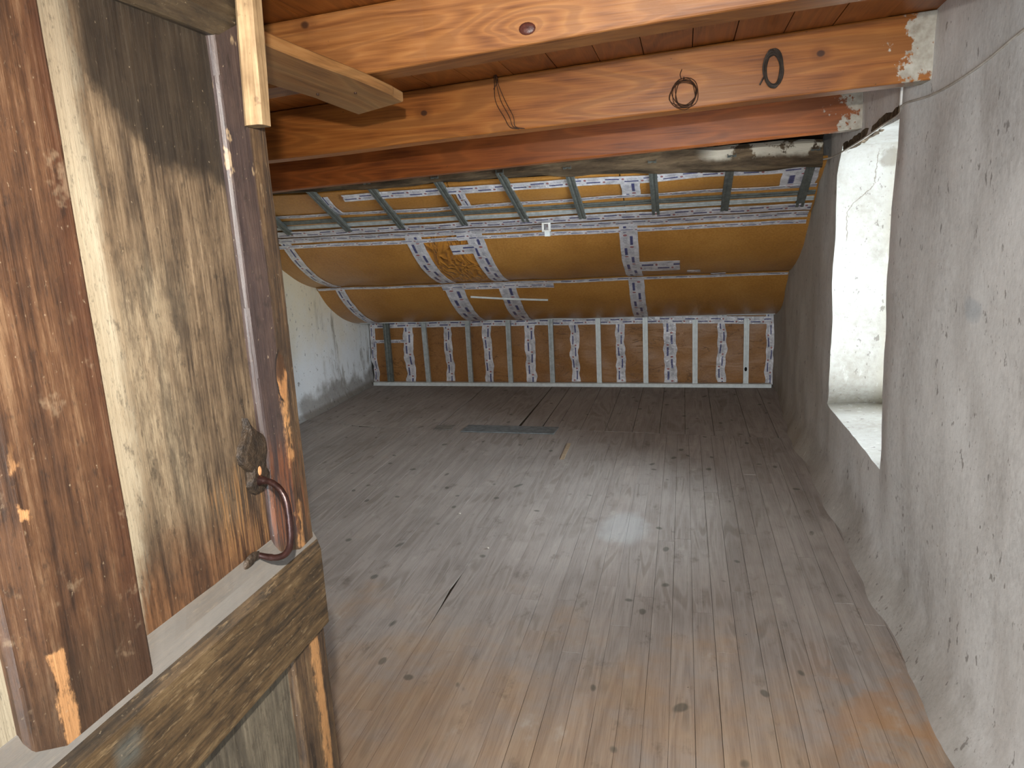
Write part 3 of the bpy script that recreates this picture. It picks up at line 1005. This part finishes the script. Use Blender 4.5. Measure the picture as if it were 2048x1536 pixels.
# big knot proud of the nearest beam
def knot(x, y, z, rx, rz):
    V, F = [], []
    for i in range(5):
        a = i / 4 * math.pi / 2
        for k in range(14):
            b = 2 * math.pi * k / 14
            V.append((x + rx * math.cos(a) * math.cos(b), y - 0.004 * math.sin(a), z + rz * math.cos(a) * math.sin(b)))
    for i in range(4):
        for k in range(14):
            F.append((i * 14 + k, i * 14 + (k + 1) % 14, (i + 1) * 14 + (k + 1) % 14, (i + 1) * 14 + k))
    return V, F


V, F = knot(-0.353, 1.767, 1.958, 0.020, 0.014)
big = [o for o in COL.objects if o.name == 'ceiling_beam'][0]
tag(fix_normals(link_mesh('knot', V, F, mat_simple('dark_knot', (56, 28, 24), (86, 48, 38), 60, 0.35), big, smooth=True)), 'dark purplish knot')

# rough old purlin behind the beams
def purlin():
    prof = [(0.0, 0.02), (0.03, 0.0), (0.09, 0.0), (0.12, 0.03), (0.12, 0.12), (0.09, 0.15), (0.03, 0.15), (0.0, 0.12)]
    V, F = prism(prof, -3.14, 0.74, lambda p, q, t: (t, 4.385 + p, 1.785 - 0.045 * (max(t, -0.9) + 0.1) * (1 if t < 0.2 else 0.6) + 0.010 * nz(t * 1.4, 6) + q), 70, 0.016, 4.0)
    o = fix_normals(link_mesh('rough_beam', V, F, OLD, smooth=False))
    return tag(o, 'rough dark old timber purlin with plaster crumbs, behind the farthest pine beam', 'beam', kind='thing')


purlin()
tag(box('sky_leak_stop', -3.4, 1.3, 4.30, 4.62, 2.005, 2.40, ROOFDECK), kind='structure')  # unseen box added to stop sky light leaking in above the purlin

# ================================================================== SLOPING CEILING, insulated
Y0S, Z0S, SL = 6.68, 0.68, 0.52
RAILS = [6.70, 5.87, 5.05, 4.76, 4.50]
nrm = Vector((0, -SL, -1)).normalized()                  # points down into the room


def zslope(y): return Z0S + SL * (Y0S - y)


def slope_pt(x, y, drop=0.0, sag=1.0):
    """a point of the sagging paper surface; drop pushes it into the room"""
    s = 0.0
    for a, b in zip(RAILS[:-1], RAILS[1:]):
        if b <= y <= a:
            t = (a - y) / (a - b)
            s = 4 * t * (1 - t) * (0.085 if a - b > 0.5 else 0.014)
    w = 0.006 * nz(x * 3.0, y * 3.0, 5.0) + 0.010 * s / 0.07 * nz(x * 1.2, y * 1.0, 2.0)
    d = s * sag + w + drop
    return (x + 0, y + nrm.y * d, zslope(y) + nrm.z * d)


V, F = prism([(4.535, zslope(4.535) + 0.20), (7.05, zslope(7.05) + 0.20), (7.05, zslope(7.05) + 0.3), (4.535, zslope(4.535) + 0.3)], -3.4, 1.3, lambda p, q, t: (t, p, q))
roof = tag(fix_normals(link_mesh('ceiling_slope', V, F, ROOFDECK)), kind='structure')


def sheet(name, fn, u0, u1, v0, v1, nu, nv, mat, parent, thick=0.004, uvf=None, edge=0.0, label=None):
    V, F, U = [], [], []
    for j in range(nv + 1):
        for i in range(nu + 1):
            u, v = u0 + (u1 - u0) * i / nu, v0 + (v1 - v0) * j / nv
            if edge and i in (0, nu): u += edge * nz(v * 13, u0 * 5 + i)
            V.append(fn(u, v))
            U.append(uvf(u, v) if uvf else (u, v))
    for j in range(nv):
        for i in range(nu):
            a = j * (nu + 1) + i
            F.append((a, a + 1, a + nu + 2, a + nu + 1))
    # solid back so the sheet has real thickness
    n = len(V)
    if thick:
        for k in range(n):
            V.append(tuple(Vector(V[k]) - nn * thick) if (nn := nrm if parent is roof else Vector((0, -1, 0))) else V[k])
            U.append(U[k])
        F += [tuple(n + q for q in reversed(f)) for f in list(F)]
        rim = list(range(nu + 1)) + [(j * (nu + 1) + nu) for j in range(1, nv + 1)] + [nv * (nu + 1) + i for i in range(nu - 1, -1, -1)] + [j * (nu + 1) for j in range(nv - 1, 0, -1)]
        for a, b in zip(rim, rim[1:] + rim[:1]):
            F.append((a, n + a, n + b, b))
    o = fix_normals(link_mesh(name, V, F, mat, parent, uvs=U, smooth=True))
    if label: o['label'] = label
    return o


XT = [-3.215, -2.975, -1.93, -1.46, -0.375, 0.80]         # seams between the paper panels
for r in range(4):
    ya, yb = RAILS[r], RAILS[r + 1]
    for i in range(5):
        if r == 3 and i == 0: continue
        loose = (r == 1 and i == 2)

        def fn(x, y, r=r, i=i, loose=loose):
            x_ = x
            if i == 0 and x < -3.1: x_ = x + 0.012 * nz(y * 8, 3.0)
            p = Vector(slope_pt(x_, y))
            if loose:                                    # crumpled, pulled diagonally
                a = x * 0.9 + (y - 5.4) * 0.55
                q = abs(math.sin(a * 30 + 2.6 * nz(x * 3, y * 2) + 0.8 * nz(x * 9, y * 6)))
                p += nrm * (0.020 * (1 - q) ** 2.0 * (0.6 + nz(x * 3, y * 3, 8.0)) * max(0, 1 - abs(x + 1.69) / 0.27))
            return tuple(p)
        w = XT[i + 1] - XT[i]
        lab = 'crumpled, shiny creased paper panel' if loose else None
        sheet('insulation_panel', fn, XT[i] + 0.003, XT[i + 1] - 0.003, ya, yb, max(6, int(w / (0.008 if loose else 0.05))), (60 if loose else 18) if r < 2 else 8, KRAFT_CREASED if loose else KRAFT, roof, 0.012, label=lab)


def cross_tape(xc, w, ya, yb, drop=0.006, skew=0.0, seed=0.0):
    ph = random.Random(int(seed * 977) + 5).random()
    return sheet('tape_strip', lambda u, y: slope_pt(u + skew * (y - ya) + 0.010 * nz(y * 2.0, xc), y, drop + 0.002 * nz(u * 30, y * 20)), xc - w / 2, xc + w / 2, ya, yb, 6, 18, TAPE, roof, 0.003,
                 lambda u, y: (y + ph, (u - xc + w / 2) / w), 0.006)


for i, (xc, w) in enumerate(((-2.975, 0.085), (-1.935, 0.125), (-1.47, 0.125), (-0.375, 0.125))):
    cross_tape(xc, w, 5.84, 5.07, seed=i)
    cross_tape(xc + (0.0, 0.015, 0.02, 0.0)[i], w * (1, 1.35, 1.2, 1.0)[i], 6.66, 5.89, seed=i + 10)
for i, (xc, w) in enumerate(((-2.33, 0.05), (-1.40, 0.06), (-0.325, 0.115), (0.66, 0.20))):
    cross_tape(xc, w, 4.74, 4.53, seed=i + 20)


def along_tape(yc, w, x0, x1, drop=0.006, seed=0.0, wav=0.006, dv=0.0, name='tape_strip'):
    n = max(6, int((x1 - x0) / 0.07))
    return sheet(name, lambda x, y: slope_pt(x, y + wav * nz(x * 1.6, yc * 5), drop + 0.002 * nz(x * 17, y * 30), 0.6 if dv else 1.0), x0, x1, yc + w / 2, yc - w / 2, n, 4, TAPE, roof, 0.003,
                 lambda x, y: (x + seed, (y - yc + w / 2) / w), 0.004)


along_tape(5.868, 0.045, -3.17, 0.77, 0.016, 0.3, 0.010)                    # middle seam
along_tape(5.925, 0.040, -2.02, -1.05, 0.010, 0.9, 0.014)
along_tape(5.030, 0.072, -3.17, 0.77, 0.020, 0.0, 0.006)                    # two rows under the top rail
along_tape(4.928, 0.075, -3.17, 0.77, 0.022, 0.41, 0.005)
along_tape(5.108, 0.028, -3.17, 0.77, 0.012, 0.55, 0.004)
along_tape(4.745, 0.040, -3.17, 0.77, 0.008, 0.77, 0.012)
along_tape(4.545, 0.060, -2.2, 0.74, 0.012, 0.13, 0.020)
along_tape(5.555, 0.17, -0.32, -0.03, 0.008, 0.2, 0.004)                    # patches on the panel right of the last seam
along_tape(5.69, 0.05, 0.02, 0.12, 0.008, 0.5, 0.003)
along_tape(5.82, 0.06, 0.20, 0.31, 0.008, 0.8, 0.003)
along_tape(5.215, 0.09, -1.68, -1.50, 0.012, 0.1, 0.004)
along_tape(5.10, 0.05, -1.60, -1.46, 0.014, 0.6, 0.004)


def slope_bar(name, yc, w, h, x0, x1, mat, d0=0.0, label=None):
    """a steel bar lying along the slope, standing h proud of it"""
    prof = [(-w / 2, 0), (-w / 2, h), (-w / 2 + 0.006, h + 0.004), (-0.004, h + 0.004), (0, h), (0.004, h + 0.004), (w / 2 - 0.006, h + 0.004), (w / 2, h), (w / 2, 0)]
    t_ = Vector((0, 1, -SL)).normalized()

    def place(p, q, x):
        v = Vector((x, yc, zslope(yc))) + t_ * p + nrm * (q + d0)
        return tuple(v)
    V, F = prism(prof, x0, x1, place, 1)
    o = fix_normals(link_mesh(name, V, F, mat, roof))
    if label: o['label'] = label
    return o


slope_bar('rail', 4.866, 0.040, 0.010, -3.18, 0.775, ZINC, 0.012)
slope_bar('rail', 4.815, 0.050, 0.006, -3.18, 0.775, ZINC_DULL, 0.006)
slope_bar('rail', 5.078, 0.014, 0.012, -3.18, 0.775, ZINC_DULL)
slope_bar('rail', 5.896, 0.008, 0.010, -3.18, 0.775, ZINC_PALE)
slope_bar('rail', 6.655, 0.020, 0.018, -3.17, 0.775, ZINC_PALE)
V, F = tube_geo([Vector(slope_pt(-1.80, 6.03, 0.012)) + Vector((0, 0, 0)), Vector(slope_pt(-1.45, 6.06, 0.014)), Vector(slope_pt(-1.13, 6.09, 0.012))], 0.009, 6)
link_mesh('loose_rod', V, F, ZINC_PALE, roof, smooth=True)['label'] = 'thin loose steel rod lying against the paper'

# hangers from the purlin down to the rail (C channels)
def channel(name, a, b, w, d, mat, parent, lab=None, face=Vector((0, -1, 0))):
    a, b = Vector(a), Vector(b)
    t = (b - a).normalized()
    xx = Vector((1, 0, 0))
    n = t.cross(xx).normalized()
    if n.dot(face) < 0: n = -n
    k = 0.004
    prof = [(-w / 2, -d), (-w / 2, 0), (-w / 6, 0), (-w / 10, -0.003), (w / 10, -0.003), (w / 6, 0), (w / 2, 0), (w / 2, -d), (w / 2 - k, -d), (w / 2 - k, -k - 0.003), (-w / 2 + k, -k - 0.003), (-w / 2 + k, -d)]
    V, F = prism(prof, 0, (b - a).length, lambda p, q, s: tuple(a + t * s + xx * p + n * q), 1)
    o = fix_normals(link_mesh(name, V, F, mat, parent))
    if lab: o['label'] = lab
    return o


for xt, xb in ((-2.84, -2.83), (-2.385, -2.355), (-1.955, -1.945), (-1.50, -1.48), (-1.085, -1.045), (-0.672, -0.658), (-0.178, -0.178), (0.262, 0.25), (0.70, 0.70)):
    channel('hanger', (xt, 4.375, zslope(4.375) - 0.030), (xb, 4.905, zslope(4.905) - 0.046), 0.048, 0.024, ZINC_DULL, roof, face=Vector((0, -0.5, -1)))

# ================================================================== KNEE WALL at the back
V, F = prism([(0.19, -0.03), (0.19, 0.78), (0.40, 0.78), (0.40, -0.03)], -3.4, 1.3, lambda p, q, t: (t, back_y(t) + p, q))
knee = tag(fix_normals(link_mesh('wall_back', V, F, ROOFDECK)), kind='structure')
KX = [-3.17, -2.766, -2.334, -1.912, -1.476, -1.030, -0.592, -0.130, 0.337, 0.762]


def knee_pt(x, z, drop=0.0):
    b = 0.016 * nz(x * 4.0, z * 5.0, 3.0) + 0.008 * nz(x * 11, z * 14, 6.0)
    return (x, back_y(x) + 0.115 - drop - b, z)


for i in range(len(KX) - 1):
    sheet('insulation_panel', lambda x, z: knee_pt(x, z), KX[i] + 0.002, KX[i + 1] - 0.002, 0.0, 0.72, 12, 16, KRAFT_LOW, knee, 0.02)
kw = [0.06, 0.105, 0.085, 0.09, 0.10, 0.08, 0.085, 0.115, 0.075, 0.07]
for i, xk in enumerate(KX):
    ph = random.Random(60 + i).random()
    w = kw[i]
    xk2 = xk + (0.012 if i == 0 else (-0.012 if i == 9 else 0))
    sheet('tape_strip', lambda x, z, s=i: knee_pt(x + 0.014 * nz(z * 5.0, s * 3.7), z, 0.010 + 0.006 * nz(x * 40, z * 24)), xk2 - w / 2, xk2 + w / 2, 0.012 + 0.01 * (i % 3), 0.66, 6, 22, TAPE, knee, 0.003,
          lambda x, z, xk2=xk2, w=w, ph=ph: (z + ph, (x - xk2 + w / 2) / w), 0.018)
sheet('tape_strip', lambda x, z: knee_pt(x, z + 0.010 * nz(x * 2.4, 4.0) - 0.018 * max(0, (x + 0.3)), 0.018 + 0.003 * nz(x * 30, z * 30)), -3.15, 0.76, 0.592, 0.660, 56, 4, TAPE, knee, 0.003, lambda x, z: (x, (z - 0.592) / 0.068), 0.004)
sheet('tape_strip', lambda x, z: knee_pt(x, z, 0.016), -3.15, -2.80, 0.435, 0.468, 10, 3, TAPE, knee, 0.003, lambda x, z: (x + 0.1, (z - 0.435) / 0.033), 0.004)

KS = [-2.976, -2.553, -2.096, -1.678, -1.253, -0.794, -0.353, 0.097, 0.546]
for i, xs_ in enumerate(KS):
    y = back_y(xs_) + 0.038
    m = ZINC_DULL if i == 0 else (ZINC if i < 5 else ZINC_PALE)  # right-hand studs use paler steel: brightness from facing the light, painted in
    st = channel('stud', (xs_ - (0.012 if i == 1 else 0), y, 0.66 - (0.03 if i > 6 else 0)), (xs_, y, 0.012), 0.062 if i == 0 else 0.046, 0.034, m, knee, 'darker dull stud, turned sideways' if i == 0 else None)
    if i == 8:
        V, F = knot(xs_ - 0.002, y - 0.0005, 0.168, 0.012, 0.020)
        V = [(v[0], y - 0.0012, v[2]) for v in V]
        tag(link_mesh('slot_hole', V, F, BLACK, st), 'dark oval slot in the steel')
V, F = prism([(0.0, 0.0), (0.0, 0.028), (0.004, 0.034), (0.055, 0.034), (0.055, 0.0)], -3.16, 0.765, lambda p, q, t: (t, back_y(t) + p + 0.012, q), 1)
fix_normals(link_mesh('track', V, F, ZINC_PALE, knee))

# small plastic clip on the taped rail
cb = Vector(slope_pt(-0.912, 4.965, 0.016)) - Vector((0, 0, 0.030))
clip = empty('cable_clip', cb)
tag(clip, 'small white plastic clip stuck on the taped rail of the slope', 'clip')
for (a, b, c, d) in ((-0.028, 0.028, 0.020, 0.030), (-0.028, 0.028, -0.030, -0.020), (-0.028, -0.016, -0.021, 0.021), (0.016, 0.028, -0.021, 0.021)):
    box('clip_side', a, b, -0.045, 0.0, c, d, WHITEPL, clip, (0, 0, 0), 0.002)
box('screw_tab', -0.012, 0.022, -0.03, 0.004, -0.062, -0.029, ZINC_PALE, clip)

# ================================================================== DOOR, swung open against the left
door = empty('door_1', (-0.57, 0.08, 0.0))
tag(door, 'old brown panelled door, worn and stained, standing open at the left', kind='structure')
DB = (-0.57, 0.08, 0.0)
FX = -0.55


def member(name, prof, a, b, axis, mat, segs=30, jit=0.0012, lab=None, bev=0.0015):
    pl = (lambda p, q, t: (p, q, t)) if axis == 'z' else (lambda p, q, t: (p, t, q))
    V, F = prism(prof, a, b, pl, segs, jit, 9, a * 3 + prof[0][1])
    o = fix_normals(link_mesh(name, V, F, mat, door, (0, 0, 0)))
    # keep world-like object coordinates: shift through the parent inverse
    o.matrix_parent_inverse = Matrix.Translation(Vector(DB)).inverted()
    if bev: bevel(o, bev)
    if lab: o['label'] = lab
    return o


XBK = -0.592
# stiles and muntin: profile in (x, y)
member('stile', [(XBK, 0.838), (-0.562, 0.838), (-0.5565, 0.842), (-0.5500, 0.882), (-0.5505, 0.9215), (-0.556, 0.9275), (XBK, 0.9275)], 0.015, 1.93, 'z', D_STILE, 60, 0.0016, 'free-edge stile with purplish paint and bare chips')
member('stile', [(XBK, 0.085), (FX, 0.085), (FX, 0.175), (-0.5565, 0.205), (-0.562, 0.208), (XBK, 0.208)], 0.015, 1.93, 'z', D_STILE, 20)
member('muntin', [(XBK, 0.432), (-0.562, 0.432), (-0.5565, 0.436), (FX, 0.462), (FX, 0.574), (-0.5535, 0.5775), (-0.562, 0.579), (XBK, 0.579)], 0.93, 1.85, 'z', D_MUNT, 40, 0.0012, 'reddish-brown centre muntin')
member('muntin', [(XBK, 0.432), (-0.562, 0.432), (-0.5565, 0.436), (FX, 0.462), (FX, 0.56), (-0.562, 0.575), (XBK, 0.575)], 0.20, 0.95, 'z', D_LOW, 20)
# rails: profile in (x, z)
member('rail', [(XBK, 1.752), (-0.562, 1.752), (-0.5565, 1.754), (-0.5496, 1.777), (-0.5496, 1.93), (XBK, 1.93)], 0.09, 0.925, 'y', D_RAIL, 30, 0.0012, 'dark top rail')
member('rail', [(XBK, 0.912), (-0.548, 0.912), (-0.5435, 0.917), (-0.5430, 1.040), (-0.5475, 1.0555), (-0.5560, 1.072), (-0.5660, 1.094), (XBK, 1.094)], 0.088, 0.929, 'y', D_RAIL, 46, 0.0008, 'lock rail with a dusty bevelled ledge')
member('rail', [(XBK, 0.02), (FX, 0.02), (FX, 0.20), (-0.57, 0.235), (XBK, 0.235)], 0.088, 0.926, 'y', D_RAIL, 20)
# panels
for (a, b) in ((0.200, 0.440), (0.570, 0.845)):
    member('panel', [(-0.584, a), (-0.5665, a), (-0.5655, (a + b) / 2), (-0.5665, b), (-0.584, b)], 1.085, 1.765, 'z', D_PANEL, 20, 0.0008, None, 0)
    member('panel', [(-0.584, a), (-0.568, a), (-0.568, b), (-0.584, b)], 0.22, 0.905, 'z', D_LOW, 12, 0.0012, 'greyer worn lower panel', 0)
# pale batten nailed to the free-edge stile
bt = member('batten', rect(-0.5485, -0.5235, 0.866, 0.894, 0.004), 1.650, 1.93, 'z', BATTEN, 16, 0.0010, 'pale sawn batten nailed over the stile', 0)
for v in bt.data.vertices:                                # it leans a little
    v.co.y += (v.co.z - 1.65) * 0.06
    v.co.x += (v.co.z - 1.65) * 0.012

# iron pull: leaf plate, bowed grip, foot
hd = empty('handle')
hd.parent = door
hd.location = Vector((-0.562, 0.775, 1.205)) - Vector(DB)
HB = (-0.562, 0.775, 1.205)
out_l = [(0.762, 1.291), (0.760, 1.277), (0.754, 1.268), (0.745, 1.259), (0.740, 1.248), (0.742, 1.237), (0.750, 1.229), (0.757, 1.222), (0.757, 1.213), (0.752, 1.204), (0.758, 1.194)]
out_r = [(0.782, 1.192), (0.792, 1.199), (0.795, 1.208), (0.788, 1.216), (0.790, 1.228), (0.797, 1.240), (0.797, 1.252), (0.790, 1.262), (0.778, 1.270), (0.768, 1.280)]
pts = out_l + out_r
pts = [(p * 1.06, 1.5 - (1.5 - q) * 1.06) for p, q in pts]
V = [(-0.5672, p, q) for p, q in pts] + [(-0.5578, p, q) for p, q in pts] + [(-0.5555, 0.816 + (p - 0.816) * 0.72, 1.222 + (q - 1.222) * 0.72) for p, q in pts]
n = len(pts)
F = [tuple(range(n))[::-1], tuple(2 * n + k for k in range(n))]
for r in range(2):
    for k in range(n):
        F.append((r * n + k, r * n + (k + 1) % n, (r + 1) * n + (k + 1) % n, (r + 1) * n + k))
fix_normals(link_mesh('plate', V, F, IRON_PLATE, hd, HB))
P = [(-0.558, 0.814, 1.190), (-0.548, 0.812, 1.191), (-0.534, 0.809, 1.189), (-0.521, 0.806, 1.180), (-0.513, 0.803, 1.165), (-0.510, 0.800, 1.145), (-0.509, 0.797, 1.122), (-0.512, 0.796, 1.104), (-0.521, 0.796, 1.093), (-0.534, 0.796, 1.088), (-0.547, 0.796, 1.088), (-0.558, 0.794, 1.091)]
C = catmull(P, 6)
nC = len(C)
rad = []
for i in range(nC):
    t = i / (nC - 1)
    r_ = 0.0038 + 0.0010 * math.sin(math.pi * t)
    if t < 0.12: r_ = 0.0078 - (0.0030) * (t / 0.12)
    if t > 0.85: r_ = 0.0050 - 0.0012 * (t - 0.85) / 0.15
    rad.append(r_)
V, F = tube_geo(C, rad, 12)
link_mesh('grip', V, F, IRON, hd, HB, smooth=True)
P = [(-0.556, 0.795, 1.091), (-0.560, 0.784, 1.092), (-0.563, 0.772, 1.088), (-0.565, 0.762, 1.082)]
V, F = tube_geo(catmull(P, 4), [0.0055, 0.006, 0.0065, 0.007, 0.0075, 0.008, 0.008, 0.0078, 0.007, 0.006, 0.0045, 0.003, 0.0015], 8)
V = [Vector((-0.562 + (v[0] + 0.562) * 0.55, v[1], v[2])) for v in V]
link_mesh('foot', V, F, IRON_PLATE, hd, HB, smooth=True)
V, F = knot(0, 0, 0, 0.0042, 0.0065)
V = [(-0.5553 - v[1] * 0.15, 0.816 + v[0], 1.203 + v[2]) for v in V]
fix_normals(link_mesh('screw', V, F, mat_simple('bright_screw', (150, 104, 70), (176, 130, 92), 60, 0.5), hd, HB, smooth=True))['label'] = 'bare coppery screw head'

# ================================================================== loose board nailed under the nearest beam
bd = empty('nailed_board', (-0.855, 1.56, 1.868))
tag(bd, 'short weathered board nailed under the nearest beam, pointing away over the door', 'board')
V, F = prism(rect(-0.098, 0.098, 0.0, 0.026), -0.62, 0.50, lambda p, q, t: (p + (0.02 * nz(t * 2) if abs(p) > 0.05 else 0), t + (-0.16 * (p / 0.098) * 0.4 if t > 0.4 else 0), q), 14, 0.0015, 6)
b_ = bevel(fix_normals(link_mesh('board', V, F, PLANK_OLD, bd)), 0.003)
for (px, py) in ((-0.05, 0.22), (0.04, 0.25)):
    V, F = tube_geo([(px, py, -0.004), (px, py, 0.006)], 0.004, 8)
    link_mesh('nail_head', V, F, WIRE, bd)

# ================================================================== wires and cables
def loops(name, center, rx, rz, n, seed, r, mat, label, jit=0.25, stem=None, tilt=0.0, ydep=0.008):
    rs = random.Random(seed)
    e = empty(name, center)
    V, F = [], []
    for k in range(n):
        ph = rs.uniform(0, 6.28)
        a, b = rx * rs.uniform(1 - jit, 1 + jit * 0.3), rz * rs.uniform(1 - jit, 1 + jit * 0.3)
        ox, oz = rx * jit * rs.uniform(-0.5, 0.5), rz * jit * rs.uniform(-0.5, 0.5)
        oy = rs.uniform(-ydep, ydep)
        rot = tilt + rs.uniform(-jit, jit) * 0.6
        pts = []
        for i in range(30):
            t = 2 * math.pi * i / 30
            x = a * math.cos(t) + rx * jit * 0.25 * math.sin(3 * t + ph)
            z = b * math.sin(t) + rz * jit * 0.2 * math.sin(2 * t + ph)
            pts.append((ox + x * math.cos(rot) - z * math.sin(rot), oy + ydep * 0.5 * math.sin(2 * t + ph), oz + x * math.sin(rot) + z * math.cos(rot)))
        tube_geo(pts, r, 5, V, F, True)
    link_mesh('coil', V, F, mat, e, smooth=True)
    if stem:
        V, F = tube_geo(catmull([(p[0], p[1], p[2]) for p in stem], 5), r * 1.1, 5)
        link_mesh('tie', V, F, mat, e, smooth=True)
    V, F = tube_geo([(0, 0.020, rz * 0.97), (0, -ydep - 0.008, rz * 0.97)], 0.0022, 6)
    link_mesh('nail', V, F, WIRE, e)
    return tag(e, label, 'wire')


loops('wire_coil', (0.0, 2.712, 1.938), 0.044, 0.050, 6, 3, 0.0013, WIRE, 'loose bundle of thin rusty wire, left of the dark coil on the middle beam', 0.28, [(-0.008, 0, 0.045), (-0.012, 0.004, 0.062), (-0.006, 0.006, 0.078)])
loops('cable_coil', (0.291, 2.710, 1.987), 0.029, 0.058, 16, 8, 0.0026, RUBBER, 'tight oval coil of dark cable hung near the right end of the middle beam', 0.16, [(-0.028, 0, -0.02), (-0.036, -0.003, -0.035), (-0.042, 0, -0.046)], 0.06, 0.012)
# long thin loops falling from the beam's upper edge
e = empty('wire_loop', (-0.67, 2.715, 2.10))
tag(e, 'long drooping loops of thin wire on the middle beam above the room centre', 'wire')
V, F = [], []
for k, (o1, o2) in enumerate(((0.0, 0.0), (0.02, 0.012), (0.035, 0.02))):
    pts = catmull([(-0.006 + o1 * 0.2, -0.004, 0.0), (0.0 + o1 * 0.3, -0.012 - k * 0.003, -0.06), (0.0 + o1, -0.012, -0.13), (0.03 + o1, -0.012 - k * 0.003, -0.19), (0.05 + o2, -0.014, -0.225), (0.085 + o2, -0.016, -0.235)], 5)
    tube_geo(pts, 0.0015, 5, V, F)
link_mesh('strand', V, F, WIRE, e, smooth=True)
V, F = tube_geo(catmull([(-0.008, -0.003, 0.01), (0.004, -0.014, -0.03), (0.012, -0.012, -0.06), (-0.004, -0.014, -0.09)], 5), 0.0016, 5)
link_mesh('strand', V, F, WIRE, e, smooth=True)
V, F = tube_geo([(0, 0.018, -0.006), (0, -0.02, -0.006)], 0.0022, 6)
link_mesh('nail', V, F, WIRE, e)

# surface cable on the right wall
P = [(1.55, 1.925), (2.02, 1.906), (2.28, 1.880), (2.50, 1.864), (2.73, 1.862), (2.97, 1.872), (3.08, 1.852)]
pts = [(wall_x(y, z) - 0.002, y, z) for y, z in P] + [(wall_x(3.3, 1.84) - 0.006, 3.30, 1.842), (wall_x(3.6, 1.83) - 0.008, 3.60, 1.826), (wall_x(3.9, 1.83) - 0.006, 3.95, 1.812), (0.77, 4.30, 1.800), (0.72, 4.46, 1.80)]
V, F = tube_geo(catmull(pts, 6), 0.0042, 7)
tag(link_mesh('wall_cable', V, F, CABLE, smooth=True), 'dusty grey electric cable running along the right wall to the window head', 'cable')
P = [(3.00, 2.04), (3.02, 1.98), (3.03, 1.93), (3.02, 1.875)]
V, F = tube_geo(catmull([(wall_x(y, z) - 0.002, y, z) for y, z in P], 5), 0.006, 7)
tag(link_mesh('cable_stub', V, F, WHITEPL, smooth=True), 'short white cable stub dropping to the grey cable by the window head', 'cable')

# ================================================================== things lying on the floor
def lying(name, cx, cy, w, l, h, rot, mat, label, cat, z=0.0012):
    V, F = prism(rect(-w / 2, w / 2, 0, h), -l / 2, l / 2, lambda p, q, t: (p + 0.002 * nz(t * 9, p), t, q), 8, 0.0010, 9, cx)
    o = bevel(fix_normals(link_mesh(name, V, F, mat)), min(0.002, h * 0.3))
    o.location = (cx, cy, z)
    o.rotation_euler = (0, 0, rot)
    return tag(o, label, cat)


lying('patch_board', -1.315, 5.205, 0.19, 0.74, 0.007, math.radians(90 - 2.5), SLATE, 'long thin grey board lying flat across the floor seam', 'board')
lying('floor_patch', -1.86, 5.245, 0.15, 0.13, 0.004, math.radians(4), mat_simple('faded_grey_patch', (104, 102, 98), (134, 130, 124), 22, 0.7), 'small square grey patch on the floor left of the long grey board', 'board')
lying('wood_sliver', -0.795, 4.69, 0.028, 0.36, 0.005, math.radians(1), mat_simple('greyed_pale_wood', (150, 132, 110), (176, 158, 134), 40, 0.7), 'thin pale sliver of wood on the floor, right of the long grey board', 'sliver')

# crumbs of plaster
def crumb(x, y, s, seed, label):
    rs = random.Random(seed)
    bm = bmesh.new()
    bmesh.ops.create_icosphere(bm, subdivisions=1, radius=s)
    for v in bm.verts:
        v.co *= rs.uniform(0.7, 1.25)
        v.co.z *= 0.5
    zm = min(v.co.z for v in bm.verts)
    me = bpy.data.meshes.new('plaster_crumb')
    bm.to_mesh(me)
    bm.free()
    me.materials.append(PL_PLAIN)
    o = bpy.data.objects.new('plaster_crumb', me)
    COL.objects.link(o)
    o.location = (x, y, 0.001 - zm)
    return tag(o, label, 'crumb')


crumb(-1.20, 3.53, 0.008, 1, 'white plaster crumb in the middle of the floor, the farther of two')
crumb(-0.93, 3.12, 0.007, 2, 'small white plaster crumb on the floor, the nearer of two')
